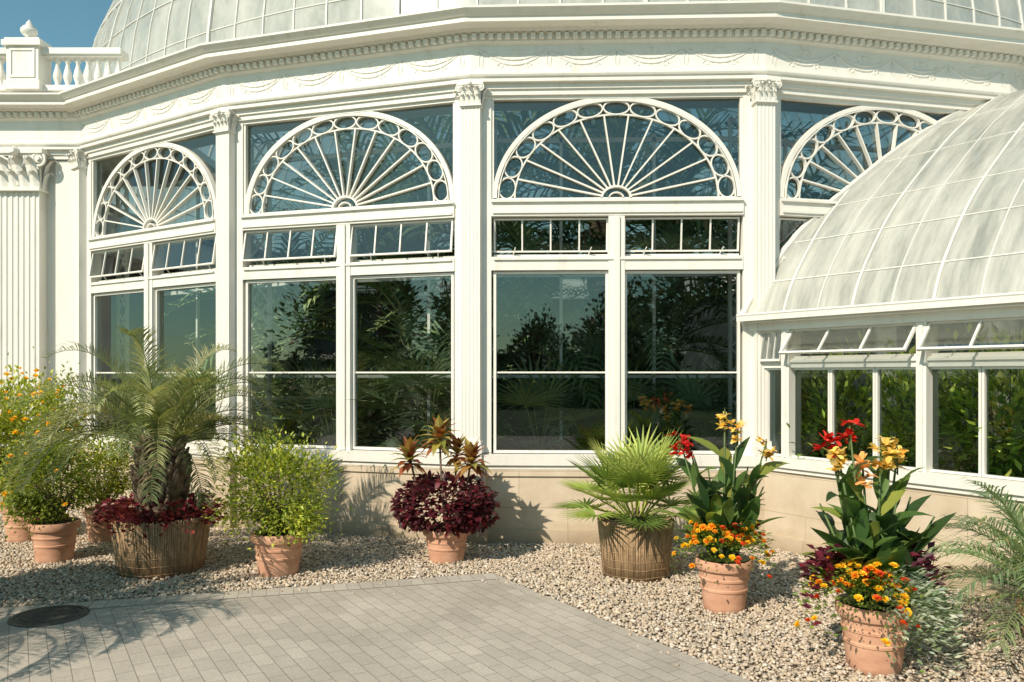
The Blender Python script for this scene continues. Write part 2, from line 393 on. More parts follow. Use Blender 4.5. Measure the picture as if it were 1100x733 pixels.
for k in BAYS:
    p=bay_pos(k); t=bay_th(k)
    obj('bay_frame',me_frame,rot,p,t); obj('base_wall',me_base,rot,p,t); obj('dentil_course',me_dent,rot,p,t); obj('garland_relief',me_garl,rot,p,t)
    f=obj('fanlight_window',me_fan,rot,p,t); obj('pane',me_fang,f)
    c,s=math.cos(t),math.sin(t)
    for u in(-.775,.775):
        q=(p[0]+c*u,p[1]+s*u,0)
        wn=obj('window',me_sash,rot,q,t); obj('pane',me_pane,wn)
        tilt=-9 if k<0 else 9
        q2=(q[0]-s*(.0 if k<0 else .03),q[1]+c*(.0 if k<0 else .03))
        tr=obj('transom_window',me_trs,rot,(q2[0],q2[1],3.855),rot=(D(tilt-R_.random()*3),0,t)); obj('pane',me_trg,tr)
        obj('window_stay',me_trfix,rot,q,t)
    obj('interior_frame',me_inf,rot,p,t)
for k in BAYS+[3]:
    p,t=col_pos(k)
    c=obj('column',me_col,rot,p,t); obj('capital',me_cap,c); obj('column_pier',me_pier,rot,p,t); obj('lattice_column',me_lat,rot,p,t)
prof=[(-.1,5.30),(.06,5.30),(.06,5.36),(.085,5.365),(.085,5.425),(.145,5.43),(.145,5.475),(.165,5.485),(.175,5.505),(.175,5.52),(.10,5.53),(.10,5.87),(.125,5.878),(.15,5.892),(.155,5.897),(.155,5.98),
 (.22,5.985),(.235,6.0),(.25,6.015),(.41,6.02),(.41,6.075),(.43,6.08),(.44,6.09),(.49,6.135),(.50,6.14),(.50,6.165),(.42,6.175),(.10,6.22),(.10,6.30),(-.25,6.34),(-.5,6.42),(-.5,5.30)]
m=MB(); n=len(prof)
for k in range(24):
    a=bay_th(k)-D(7.5)
    for off,z in prof:
        r=(AP+off)/math.cos(D(7.5)); m.v.append((CX+r*math.sin(a),CY-r*math.cos(a),z))
for k in range(24):
    k2=(k+1)%24
    for i in range(n):
        j=(i+1)%n; m.face((k*n+i,k2*n+i,k2*n+j,k*n+j))
obj('entablature',m.mesh('entablature',PAINT),rot)
# dome
RB,HBm,ZB=12.3,9.0,6.42
m=MB(); seg=96; pr=[]
for i in range(25):
    a=D(88)*i/24; pr.append((RB*math.cos(a),ZB+HBm*math.sin(a)))
m.lathe(pr,seg,(0,0)); dome=obj('dome',m.mesh('dome_glazing',DOMEG,True),rot,(CX,CY,0))
m=MB()
for k in range(144):
    a=2*math.pi*k/144; big=(k%6==0); w_=.024 if big else .011; h_=.035 if big else .015
    ca,sa=math.cos(a),math.sin(a); b=len(m.v); cnt=len(pr) if k%2==0 else 16
    for r,z in pr[:cnt]:
        for (dr,dt) in((-h_,-w_),(h_,-w_),(h_,w_),(-h_,w_)):
            rr=r+dr; m.v.append((rr*ca-dt*sa,rr*sa+dt*ca,z+dr*.5))
    for i in range(cnt-1):
        for q in range(3): m.face((b+4*i+q,b+4*i+q+1,b+4*i+5+q,b+4*i+4+q))
        m.face((b+4*i+3,b+4*i,b+4*i+4,b+4*i+7))
for i,ang in enumerate([0,4,9,14,19,24,29,35,41,48,56,65,76]):
    r=RB*math.cos(D(ang)); z=ZB+HBm*math.sin(D(ang)); h=.02 if i%3 else .04
    m.lathe([(r-.04,z-h*.3),(r+h*.5,z-h*.3),(r+h*.5,z+h*.3),(r-.04,z+h*.3)],96)
m.lathe([(RB-.02,ZB-.12),(RB+.15,ZB-.12),(RB+.15,ZB+.04),(RB-.02,ZB+.06)],96)
obj('glazing_bars',m.mesh('dome_glazing_bars',BARS),dome)
m=MB()
pts=[]
for k in range(3,23):
    a=bay_th(k)-D(7.5); pts.append((CX+RAD*math.sin(a),CY-RAD*math.cos(a)))
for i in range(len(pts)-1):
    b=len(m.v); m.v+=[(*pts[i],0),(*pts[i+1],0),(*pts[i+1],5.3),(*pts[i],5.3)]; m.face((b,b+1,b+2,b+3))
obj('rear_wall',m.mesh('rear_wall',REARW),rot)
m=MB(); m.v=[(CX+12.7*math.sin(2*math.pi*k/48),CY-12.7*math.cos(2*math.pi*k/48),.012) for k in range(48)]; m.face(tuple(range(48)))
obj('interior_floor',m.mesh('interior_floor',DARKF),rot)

# ------------------------------------------------------------------ pavilion
pav=top('entrance_pavilion','cream pavilion block with fluted pilasters and roof balustrade','pavilion')
c1,_=col_pos(-2); c0,_=col_pos(-3); cm,_=col_pos(-4)
m=MB(); m.prism([(c1[0]-.05,12.25),(c0[0]-.02,c0[1]),(cm[0]-.02,cm[1]),(-15,17.7),(-15,12.25)][::-1],.0,6.0)
m.box(-7.02,-6.72,12.17,12.3,.9,5.28)
obj('wall',m.mesh('pavilion_wall',PAINT),pav)
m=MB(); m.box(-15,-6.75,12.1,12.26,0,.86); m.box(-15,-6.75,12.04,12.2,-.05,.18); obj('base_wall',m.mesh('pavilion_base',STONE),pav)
me_bp=fluted(.60,.17,1.2,4.80,7,.055,.6); me_bp.box(-.34,.34,-.21,.1,.88,1.2); me_bp=me_bp.mesh('pilaster_shaft',PAINT)
me_bc=capital(.64,.18,4.81,.60).mesh('pilaster_capital',PAINT)
for x in(-7.50,-9.6,-12.0,-14.2):
    o=obj('pilaster',me_bp,pav,(x,12.22,0)); obj('capital',me_bc,o)
m=MB(); b=0
pf=[(o,z-.006) for o,z in prof if o>=0]; pf=[(-.3,5.294)]+pf[:]+[(-.3,6.3)]
for X in(-15.3,-6.58):
    for o,z in pf: m.v.append((X,12.24-o-.05,z))
n=len(pf)
for i in range(n):
    j=(i+1)%n; m.face((i,n+i,n+j,j))
m.face(tuple(range(n))); m.face(tuple(range(n,2*n))[::-1])
for i in range(76):
    x=-14.9+i*.108
    if x<-6.7: m.box(x,x+.055,11.98,12.05,5.905,5.965)
m.box(-15.3,-6.0,12.05,17.5,6.15,6.30)
obj('entablature',m.mesh('pavilion_entablature',PAINT),pav)
bal=obj('balustrade',None,pav)
m=MB(); m.box(-15.3,-5.9,11.93,12.17,6.28,6.36); m.box(-15.3,-5.9,11.92,12.18,6.83,6.92); m.box(-15.3,-5.9,11.95,12.15,6.80,6.83)
obj('rail',m.mesh('balustrade_rail',PAINT),bal)
m=MB(); m.lathe([(.05,6.36),(.05,6.39),(.03,6.41),(.055,6.48),(.062,6.53),(.05,6.60),(.028,6.68),(.026,6.72),(.045,6.745),(.045,6.80)],12); me_bl=m.mesh('baluster',PAINT,True)
for i in range(7): obj('baluster',me_bl,bal,(-6.92+i*.155,12.05,0))
for i in range(14): obj('baluster',me_bl,bal,(-7.78-i*.155,12.05,0))
m=MB()
m.box(-.27,.27,-.2,.2,6.27,6.40); m.box(-.24,.24,-.17,.17,6.40,6.92); m.box(-.29,.29,-.22,.22,6.92,7.0); m.box(-.26,.26,-.19,.19,7.0,7.04)
rect(m,-.19,.19,6.45,6.88,.03,-.185,-.15)
o=obj('pier',m.mesh('balustrade_pier',PAINT),bal,(-7.34,12.03,0))
m=MB(); m.lathe([(r*.82,7.04+(z-7.04)*.82) for r,z in [(.10,7.04),(.10,7.07),(.05,7.10),(.04,7.13),(.12,7.18),(.145,7.23),(.14,7.28),(.10,7.30),(.11,7.32),(.06,7.35),(.05,7.40),(.025,7.43),(.001,7.47)]],20)
obj('finial',m.mesh('urn_finial',PAINT,True),o)

# ------------------------------------------------------------------ wing
P0=(2.95,9.2); WT=math.atan2(-.832,.555)
wing=top('greenhouse_wing','low glasshouse wing with whitewashed barrel roof and vents','greenhouse',(P0[0],P0[1],0),WT)
LEN=9.0
def w2(t,s): return (P0[0]+.555*t+.832*s,P0[1]-.832*t+.555*s)
def inside(x,y,ap):
    for k in range(24):
        a=bay_th(k)
        if (x-CX)*math.sin(a)-(y-CY)*math.cos(a)>ap: return False
    return True
def tstart(s):
    t=4.0
    while t>-1.5:
        x,y=w2(t,s)
        if inside(x,y,AP+.0): return t
        t-=.02
    return -1.5
ctrl=[(-.12,0),(.02,.32),(.28,.70),(.60,1.08),(.98,1.43),(1.58,1.92),(2.13,2.31),(3.13,2.86),(4.2,3.05)]
def cr(pts,n=4):
    out=[]
    for i in range(len(pts)-1):
        p0=pts[max(i-1,0)];p1=pts[i];p2=pts[i+1];p3=pts[min(i+2,len(pts)-1)]
        for j in range(n):
            t=j/n; out.append(tuple(.5*((2*p1[q])+(-p0[q]+p2[q])*t+(2*p0[q]-5*p1[q]+4*p2[q]-p3[q])*t*t+(-p0[q]+3*p1[q]-3*p2[q]+p3[q])*t**3) for q in(0,1)))
    out.append(pts[-1]); return out
half=cr(ctrl); sec=half+[(8.4-s,h) for s,h in half[::-1][1:]]
EZ=2.66
ts=[tstart(s) for s,h in sec]
m=MB(); nt_=24
for (s,h),t0 in zip(sec,ts):
    for j in range(nt_+1): m.v.append((t0+(LEN-t0)*j/nt_,s,EZ+h))
for i in range(len(sec)-1):
    for j in range(nt_):
        a=i*(nt_+1)+j; m.face((a,a+1,a+nt_+2,a+nt_+1))
roof=obj('roof',m.mesh('wing_roof_glass',WINGG,True),wing)
m=MB()
norm=[]
for i in range(len(sec)):
    a=sec[max(i-1,0)];b=sec[min(i+1,len(sec)-1)]; dx,dz=b[0]-a[0],b[1]-a[1]; l=math.hypot(dx,dz); norm.append((-dz/l,dx/l))
def arcbar(tc,w_,h_):
    b=len(m.v); c=0
    for (s,h),(ns,nh),t0 in zip(sec,norm,ts):
        if tc<t0+.01: 
            if c<=1:
                c=0; b=len(m.v); continue
        for dt,o in((-w_,-.01),(-w_,h_),(w_,h_),(w_,-.01)): m.v.append((tc+dt,s+ns*o,EZ+h+nh*o))
        c+=1
    for i in range(c-1):
        for q in range(3): m.face((b+4*i+q,b+4*i+q+1,b+4*i+5+q,b+4*i+4+q))
k=0; t=-.5
while t<LEN:
    arcbar(t,.014 if k%2==0 else .007,.022 if k%2==0 else .009); t+=.42; k+=1
b=len(m.v)
for (s,h),(ns,nh),t0 in zip(sec[:34],norm[:34],ts[:34]):
    for dt,o in((-.03,-.02),(-.03,.05),(.05,.05),(.05,-.02)): m.v.append((t0+dt,s+ns*o,EZ+h+nh*o))
for i in range(33):
    for q in range(3): m.face((b+4*i+q,b+4*i+q+1,b+4*i+5+q,b+4*i+4+q))
for i in range(5,len(sec)-2,5):
    (s,h),(ns,nh)=sec[i],norm[i]; t0=max(ts[i],-1.4); b=len(m.v); w_=.007
    for T in(t0,LEN):
        for d_,o in((-w_,-.01),(-w_,.010),(w_,.010),(w_,-.01)): m.v.append((T,s+ns*o+nh*d_,EZ+h+nh*o-ns*d_))
    for q in range(3): m.face((b+q,b+q+1,b+5+q,b+4+q))
obj('glazing_bars',m.mesh('wing_glazing_bars',BARS),roof)
m=MB(); m.box(.6,LEN,3.9,4.5,EZ+3.02,EZ+3.25); m.box(.6,LEN,3.75,4.65,EZ+3.25,EZ+3.30); obj('ridge_vent',m.mesh('ridge_vent',PAINT),wing)
m=MB(); m.box(-.18,LEN,-.24,.06,EZ-.02,EZ+.0); m.box(-.20,LEN,-.27,-.24,EZ-.05,EZ+.035); m.box(-.16,LEN,-.21,-.05,EZ-.07,EZ-.02); m.box(-.16,LEN,-.10,.10,EZ-.16,EZ-.07)
m.tube([(-.2,-.26,EZ+.02),(LEN,-.26,EZ+.02)],.018,6)
obj('gutter',m.mesh('wing_gutter',PAINT),wing)
m=MB(); m.box(0,LEN,-.04,.12,2.07,2.17); m.box(0,LEN,-.065,-.03,2.13,2.155)
m.box(0,LEN,-.12,.14,.95,1.06); m.box(0,LEN,-.09,.1,.90,.95)
obj('window_rail',m.mesh('wing_window_rail',PAINT),wing)
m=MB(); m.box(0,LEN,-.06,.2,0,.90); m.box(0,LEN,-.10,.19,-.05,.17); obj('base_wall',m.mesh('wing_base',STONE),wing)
m=MB(); m.box(-.05,.05,-.085,.13,1.06,2.50); m.box(-.02,.02,-.10,-.08,1.07,2.49); me_wp=m.mesh('wing_post',PAINT)
posts=[.33+1.55*i for i in range(6)]
for t in posts: obj('post',me_wp,wing,(t,0,0))
m=MB(); rect(m,-.255,.255,1.065,2.068,.022,-.01,.06); me_ws=m.mesh('wing_sash',PAINT)
me_wg=quad_me('wing_pane',-.24,.24,1.08,2.05,.03,WGLASS)
m=MB(); W2=.72; rect(m,-W2,W2,-.36,0,.025,-.014,.014)
for u in(-.24,.24): m.box(u-.010,u+.010,-.012,.012,-.335,-.025)
me_wv=m.mesh('vent_sash',PAINT); me_wvg=quad_me('vent_pane',-W2+.02,W2-.02,-.34,-.02,0,VGLASS)
m=MB()
for u in(-.5,.5): m.tube([(u,.0,2.22),(u,-.18,2.27)],.006,5)
m.box(-W2,W2,.0,.05,2.17,2.20); me_vs=m.mesh('vent_stay',PAINT)
for i,t in enumerate(posts[:-1]):
    for j in range(3):
        o=obj('window',me_ws,wing,(t+.258+.517*j,0,0)); obj('pane',me_wg,o)
    o=obj('vent_window',me_wv,wing,(t+.775,-.03,2.50),rot=(D(-40),0,0)); obj('pane',me_wvg,o)
    obj('window_stay',me_vs,wing,(t+.775,0,0))
o=obj('window',me_ws,wing,(.14,0,0),scale=(.52,1,1)); obj('pane',me_wg,o)
o=obj('vent_window',me_wv,wing,(.13,-.03,2.50),rot=(D(-10),0,0),scale=(.19,1,1)); obj('pane',me_wvg,o)
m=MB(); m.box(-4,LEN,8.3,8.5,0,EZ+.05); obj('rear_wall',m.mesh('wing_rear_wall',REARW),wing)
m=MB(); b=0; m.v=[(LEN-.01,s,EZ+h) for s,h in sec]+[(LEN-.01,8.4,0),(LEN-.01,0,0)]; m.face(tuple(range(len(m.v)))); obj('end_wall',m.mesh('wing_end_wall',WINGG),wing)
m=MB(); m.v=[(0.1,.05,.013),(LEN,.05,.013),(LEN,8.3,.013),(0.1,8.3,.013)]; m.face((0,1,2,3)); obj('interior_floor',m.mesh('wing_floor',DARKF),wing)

# ------------------------------------------------------------------ ground
def sheet(name,poly,z,mat,label,cat):
    m=MB(); m.v=[(x,y,z) for x,y in poly]; m.face(tuple(range(len(poly))))
    o=obj(name,m.mesh(name,mat)); o['kind']='structure'; o['label']=label; o['category']=cat; return o
sheet('ground',[(-400,-400),(400,-400),(400,400),(-400,400)],-.012,GRASS,'mown lawn around the glasshouse','ground')
sheet('gravel_bed',[(-16,3),(-16,13),(10,13),(12,3),(12,-6),(-4,-6)],-.004,GRAVEL,'tan pebble bed along the glasshouse wall','gravel')
A=Vector((-.19,7.9)); ul=Vector((-4.16,-1.18)).normalized(); ur=Vector((1.73,-2.76)).normalized()
PL=A+ul*14.4; PR=A+ur*17
PAV=mk_paver(math.atan2(ur.y,ur.x),(A.x,A.y),'grey_pavers'); 
pv=sheet('pavement',[tuple(A),tuple(PR),(-14,PR.y),tuple(PL)],.012,PAV,'grey concrete paver terrace','pavement')
inl=Vector((-ul.y,ul.x)); 
if inl.dot(Vector((0,-8))-A)<0: inl=-inl
inr=Vector((-ur.y,ur.x))
if inr.dot(Vector((-3,0))-A)<0: inr=-inr
sheet('pavement_edging',[tuple(A),tuple(PL),tuple(PL+inl*.24),tuple(A+inl*.24)],.016,mk_paver(math.atan2(ul.y,ul.x)+math.pi/2,(A.x,A.y),'edging_pavers'),'soldier course of pavers edging the terrace','pavement')
# pebbles
ico_v=[];phi=(1+5**.5)/2
for a,b in((-1,phi),(1,phi),(-1,-phi),(1,-phi)): ico_v.append((a,b,0))
for a,b in((-1,phi),(1,phi),(-1,-phi),(1,-phi)): ico_v.append((0,a,b))
for a,b in((phi,-1),(phi,1),(-phi,-1),(-phi,1)): ico_v.append((a,0,b))
ico_v=np.array(ico_v)/math.hypot(1,phi)
ico_f=np.array([(0,11,5),(0,5,1),(0,1,7),(0,7,10),(0,10,11),(1,5,9),(5,11,4),(11,10,2),(10,7,6),(7,1,8),(3,9,4),(3,4,2),(3,2,6),(3,6,8),(3,8,9),(4,9,5),(2,4,11),(6,2,10),(8,6,7),(9,8,1)])
rng=np.random.default_rng(3)
M_=360000
y=rng.uniform(4.2,12.2,M_); x=rng.uniform(-1,1,M_)*(.72*12.2+.6); ok=np.abs(x)<.68*y+.4
dx,dy=x-A.x,y-A.y; dl=dx*inl.x+dy*inl.y; dr=dx*inr.x+dy*inr.y
inp=(dl>0)&(dr>0); dd=np.minimum(dl,dr); spill=rng.random(M_)<.04*np.exp(-np.maximum(dd,0)*9); ok&=(~inp)|(spill&(dd<.5))
ins=np.ones(M_,bool)
for k in range(24):
    a=bay_th(k); ins&=((x-CX)*math.sin(a)-(y-CY)*math.cos(a))<AP+.1
ok&=~ins; ok&=((x-P0[0])*.832+(y-P0[1])*.555)<-.03; ok&=~((y>12.1)&(x<-6.7))
pts=np.stack([x,y],1)[ok][:85000]; n=len(pts); print('pebbles',n)
r=rng.uniform(.007,.0165,n)*np.where(rng.random(n)<.08,1.45,1)
sx=r*rng.uniform(.8,1.5,n); sy=r*rng.uniform(.7,1.2,n); sz=r*rng.uniform(.5,.95,n); an=rng.uniform(0,6.28,n)
V=ico_v[None]*rng.uniform(.75,1.2,(n,12,1)); V=V*np.stack([sx,sy,sz],1)[:,None,:]
ca,sa=np.cos(an)[:,None],np.sin(an)[:,None]
X=V[:,:,0]*ca-V[:,:,1]*sa+pts[:,0:1]; Y=V[:,:,0]*sa+V[:,:,1]*ca+pts[:,1:2]; Z=V[:,:,2]+ (sz*.5+rng.uniform(0,.018,n))[:,None]
VV=np.stack([X,Y,Z],2).reshape(-1,3); FF=(ico_f[None]+12*np.arange(n)[:,None,None]).reshape(-1,3)
me=bpy.data.meshes.new('pebbles'); me.vertices.add(len(VV)); me.vertices.foreach_set('co',VV.ravel().astype(np.float32))
me.loops.add(FF.size); me.loops.foreach_set('vertex_index',FF.ravel().astype(np.int32)); me.polygons.add(len(FF))
me.polygons.foreach_set('loop_start',np.arange(0,FF.size,3,dtype=np.int32)); me.update(calc_edges=True)
pal=np.array([(.60,.49,.37),(.53,.43,.32),(.64,.55,.45),(.45,.36,.27),(.57,.45,.33),(.68,.60,.51),(.40,.35,.29),(.59,.48,.35)])
pc=pal[rng.integers(0,len(pal),n)]*rng.uniform(.82,1.12,(n,1)); cc=np.ones((FF.size,4),dtype=np.float32); cc[:,:3]=np.repeat(pc,60,axis=0)
a=me.color_attributes.new('col','FLOAT_COLOR','CORNER'); a.data.foreach_set('color',cc.ravel()); me.materials.append(PEB)
o=obj('gravel',me); o['kind']='stuff'; o['label']='loose tan and grey pebbles beside the terrace'; o['category']='gravel'
m=MB(); m.lathe([(.001,.016),(.25,.016),(.25,.020),(.27,.020),(.27,.016),(.29,.016),(.29,.021),(.33,.021),(.335,.012)],48)
for i in range(-5,6):
    w_=math.sqrt(max(.0,.24**2-(i*.042)**2)); m.box(-w_,w_,i*.042-.011,i*.042+.011,.015,.020)
top('drain_cover','round cast iron drain cover set in pavers','drain cover',(-3.80,6.50,0),.3,scale=(.88,.88,1),me=m.mesh('drain_cover',IRON))

# ------------------------------------------------------------------ plants
def pot_mesh(r,h):
    m=MB(); q=.70*r
    def rr(f): return q+(r*.90-q)*f
    pr=[(.001,0),(q*.95,0),(q,.01)]
    for f in(.12,.30): pr+=[(rr(f),f*h)]
    pr+=[(rr(.40),.40*h),(rr(.41)+.008,.415*h),(rr(.46)+.008,.455*h),(rr(.47),.47*h),(rr(.60),.60*h),(rr(.61)+.008,.615*h),(rr(.66)+.008,.655*h),(rr(.67),.67*h),(rr(.80),.80*h),(r*.965,.815*h),(r*1.0,.86*h),(r*1.0,.96*h),(r*.975,h),(r*.90,h),(r*.86,.96*h),(r*.84,.80*h)]
    m.lathe(pr,48); return m.mesh('terracotta_pot',TERRA,True,D(35))
def soil_mesh(r,z):
    m=MB(); m.lathe([(.001,z+.03),(r*.6,z+.02),(r,z)],24); return m.mesh('soil',SOIL,True)
def basket_mesh(r,h):
    m=MB(); m.lathe([(.001,0),(r*.80,0),(r*.96,h*.97),(r*.93,h*.97),(r*.9,h*.8)],36)
    n=int(2*math.pi*r/.0105)
    for i in range(n):
        a=2*math.pi*i/n+R_.uniform(-.006,.006); r0=r*.825+R_.uniform(-.003,.003); r1=r*.985+R_.uniform(-.004,.004); a2=a+R_.uniform(-.015,.015)
        m.tube([(r0*math.cos(a),r0*math.sin(a),0),((r0+r1)/2*math.cos(a2),(r0+r1)/2*math.sin(a2),h*.5),(r1*math.cos(a2),r1*math.sin(a2),h*R_.uniform(.975,1.015))],R_.uniform(.0050,.0070),5)
    for z in(.08,.22,.36,.50,.64,.78,.92):
        q=r*(.825+.16*z)+.0075
        m.tube([(q*math.cos(2*math.pi*i/40),q*math.sin(2*math.pi*i/40),h*z+.004*math.sin(i)) for i in range(41)],.003,4,cap=False)
    return m.mesh('reed_basket',REED,True)
G_OLIVE=[(.24,.27,.11),(.30,.32,.14),(.18,.22,.09),(.36,.36,.17),(.14,.17,.07)]
def frond(m,O,az,el,L,droop,cols,lf=.34,nl=34,rw=.012,V=.5,wid=.022,ld_droop=.7):
    d=Vector((math.cos(az)*math.cos(el),math.sin(az)*math.cos(el),math.sin(el)))
    pts=[Vector(O)]; dirs=[d.copy()]; n=14
    for i in range(n):
        f=i/n; d=(d+Vector((0,0,-1))*droop*(.35+1.3*f)/n).normalized(); pts.append(pts[-1]+d*L/n); dirs.append(d.copy())
    c=pick(cols)
    m.tube(pts,[rw*(1-.8*i/n) for i in range(n+1)],4,(c[0]*1.2,c[1]*1.15,c[2]),False)
    for j in range(nl):
        f=.14+.86*j/nl; x=f*n; i=min(int(x),n-1); p=pts[i].lerp(pts[i+1],x-i); dd=dirs[i]
        side=dd.cross(Vector((0,0,1)))
        if side.length<.05: side=Vector((-math.sin(az),math.cos(az),0))
        side.normalize(); up=side.cross(dd).normalized()
        ll=lf*(math.sin(math.pi*(.12+.80*f))**.7)*R_.uniform(.8,1.15)
        for sg in(-1,1):
            ld=(dd*R_.uniform(.9,1.4)+side*sg*1.0+up*V*R_.uniform(.5,1.4)).normalized()
            cc=jit(c,.25,.12)
            if R_.random()<.03: cc=(.35,.27,.13)
            sd=ld.cross(up)
            if sd.length<.05: sd=dd
            m.blade(p,ld,sd.normalized(),ll,wid,cc,ld_droop*R_.uniform(.5,1.5))
def fan(m,O,az,el,Lp,r,cols,nseg=18,droop=.5,spread=D(250),wid=.03):
    d=Vector((math.cos(az)*math.cos(el),math.sin(az)*math.cos(el),math.sin(el))); pts=[Vector(O)]
    for i in range(6): d=(d+Vector((0,0,-1))*.05).normalized(); pts.append(pts[-1]+d*Lp/6)
    c=pick(cols); m.tube(pts,.007,4,(c[0]*1.3,c[1]*1.2,c[2]),False)
    side=d.cross(Vector((0,0,1))); side=side.normalized() if side.length>.05 else Vector((1,0,0)); up=side.cross(d).normalized()
    ax=(d*math.cos(D(15))+up*-math.sin(D(15))).normalized(); up2=side.cross(ax)
    for j in range(nseg):
        a=-spread/2+spread*j/(nseg-1); ld=ax*math.cos(a)+side*math.sin(a)+up2*.22
        m.leaf(pts[-1],ld,up2,r*(.78+.22*math.cos(a*.6))*R_.uniform(.92,1.06),wid,jit(c,.16,.08),droop=droop,fold=.5,shape=(.3,1,.7,.04))
def shrub(m,cen,rad,n,size,cols,lumps=14,asp=.45,wood=None,base=(0,0,0)):
    cen=Vector(cen); L=[]
    for i in range(lumps):
        while True:
            v=Vector((R_.uniform(-1,1),R_.uniform(-1,1),R_.uniform(-1,1)))
            if .35<v.length<1: break
        L.append((Vector((v.x*rad[0],v.y*rad[1],v.z*rad[2]))*.85,R_.uniform(.22,.42),R_.uniform(.8,1.25)))
    rm=(rad[0]+rad[1]+rad[2])/3
    if wood is not None:
        for c,_,_ in L:
            e=cen+c; b=Vector(base); mid=b.lerp(e,.5)+Vector((R_.uniform(-.04,.04),R_.uniform(-.04,.04),.03)); wood.tube([b,mid,e],[.012*rm/.4,.008*rm/.4,.003],5)
    for i in range(n):
        c,k,br=R_.choice(L); o=Vector((R_.gauss(0,1),R_.gauss(0,1),R_.gauss(0,1)))*k*rm*.62
        p=cen+c+o
        dr=(p-cen); dr=dr.normalized() if dr.length>.01 else Vector((0,0,1))
        ld=dr*.8+Vector((R_.uniform(-1,1),R_.uniform(-1,1),R_.uniform(-.4,.9)))*.8
        up=Vector((R_.uniform(-.5,.5),R_.uniform(-.5,.5),1))
        s=size*R_.uniform(.65,1.25); cl=pick(cols)
        m.chip(p,ld,up,s,s*asp,(cl[0]*br,cl[1]*br,cl[2]*br))
def flower_me(name,r,cols,n=14):
    m=MB(); m.tube([(0,0,-r*.5),(0,0,.0)],[r*.08,r*.2],5,cols[0])
    for i in range(n):
        a=i*2.4; el_=D(15+65*(i/n)); d=Vector((math.cos(a)*math.cos(el_),math.sin(a)*math.cos(el_),math.sin(el_)))
        m.leaf((0,0,-.002),d,Vector((0,0,1)),r*(1-.3*i/n),r*.75,pick(cols),droop=.5,shape=(.3,1,.8))
    return m.mesh(name,PETAL)
FL=[flower_me('orange_bloom',.032,[(.85,.36,.02),(.80,.28,.02)]),flower_me('gold_bloom',.032,[(.88,.60,.03),(.85,.5,.02)]),flower_me('scarlet_bloom',.030,[(.70,.12,.02),(.6,.06,.02)]),flower_me('yellow_bloom',.030,[(.88,.60,.04),(.85,.46,.03)])]
def potted(name,label,cat,x,y,rz=0,group=None):
    return top(name,label,cat,(x,y,0),rz,group)
def add_pot(root,r,h): 
    obj('pot',pot_mesh(r,h),root); obj('soil',soil_mesh(r*.86,h*.93),root)
def add_basket(root,r,h):
    obj('basket',basket_mesh(r,h),root); obj('soil',soil_mesh(r*.92,h*.93),root)
def big_palm(x,y,label,seed,rz=0):
    R_.seed(seed)
    root=potted('potted_palm',label,'potted plant',x,y,rz)
    add_basket(root,.48,.57)
    m=MB(); pts=[];rr=[]
    for i in range(15): f=i/14; pts.append((.02*math.sin(i),.0,.5+.80*f)); rr.append(.15+.07*math.sin(math.pi*f)+.012*(i%2))
    m.tube(pts,rr,14)
    for i in range(130):
        f=R_.random(); a=R_.uniform(0,6.28); z=.58+.72*f; r=.17+.05*math.sin(math.pi*f)
        p=Vector((r*math.cos(a),r*math.sin(a),z)); o=Vector((math.cos(a)*.5,math.sin(a)*.5,1))
        m.tube([p-o*.03,p+o*.06,p+o*.13],[.035,.028,.012],5)
    obj('trunk',m.mesh('palm_trunk',BARK,True),root)
    m=MB(); n=54
    for i in range(n):
        f=i/n; az=i*2.39996+R_.uniform(-.2,.2); el=D(72-52*f+R_.uniform(-7,7))
        frond(m,(.12*math.cos(az),.12*math.sin(az),1.33-.08*f),az,el,R_.uniform(1.25,1.6),2.2+.4*R_.random()-.45*f,G_OLIVE,lf=.27,nl=54,wid=.012,ld_droop=.4,V=.55,rw=.009)
    obj('crown',m.mesh('palm_crown',LEAF),root)
    m=MB(); m.lathe([(.001,.60),(.3,.60),(.46,.57)],20,c=(.08,.012,.02))
    for i in range(900):
        a=R_.uniform(0,6.28); r=R_.uniform(.25,.60); z=.62+R_.uniform(-.08,.12)-max(0,r-.46)*.7
        m.chip((r*math.cos(a),r*math.sin(a),z),Vector((math.cos(a),math.sin(a),R_.uniform(-.5,1))),Vector((R_.uniform(-1,1),R_.uniform(-1,1),1)),.07,.05,pick([(.20,.025,.04),(.12,.018,.025),(.26,.05,.05)]))
    obj('underplanting',m.mesh('burgundy_foliage',LEAF),root)
big_palm(-3.57,8.06,'feathery pindo palm in a reed-wrapped basket planter',21)
big_palm(-4.95,4.95,'feathery palm in reed basket standing on the terrace',22,rz=1)
R_.seed(31)
root=potted('potted_shrub','airy yellow-green shrub in a terracotta pot','potted plant',-2.33,7.9)
add_pot(root,.27,.43); m=MB(); w=MB()
shrub(m,(0,0,.86),(.60,.55,.50),7800,.05,[(.42,.46,.06),(.30,.37,.05),(.54,.54,.10),(.20,.27,.04)],36,.5,wood=w,base=(0,0,.4))
obj('foliage',m.mesh('shrub_foliage',LEAF),root); obj('stem',w.mesh('shrub_stems',BARK),root)
R_.seed(33)
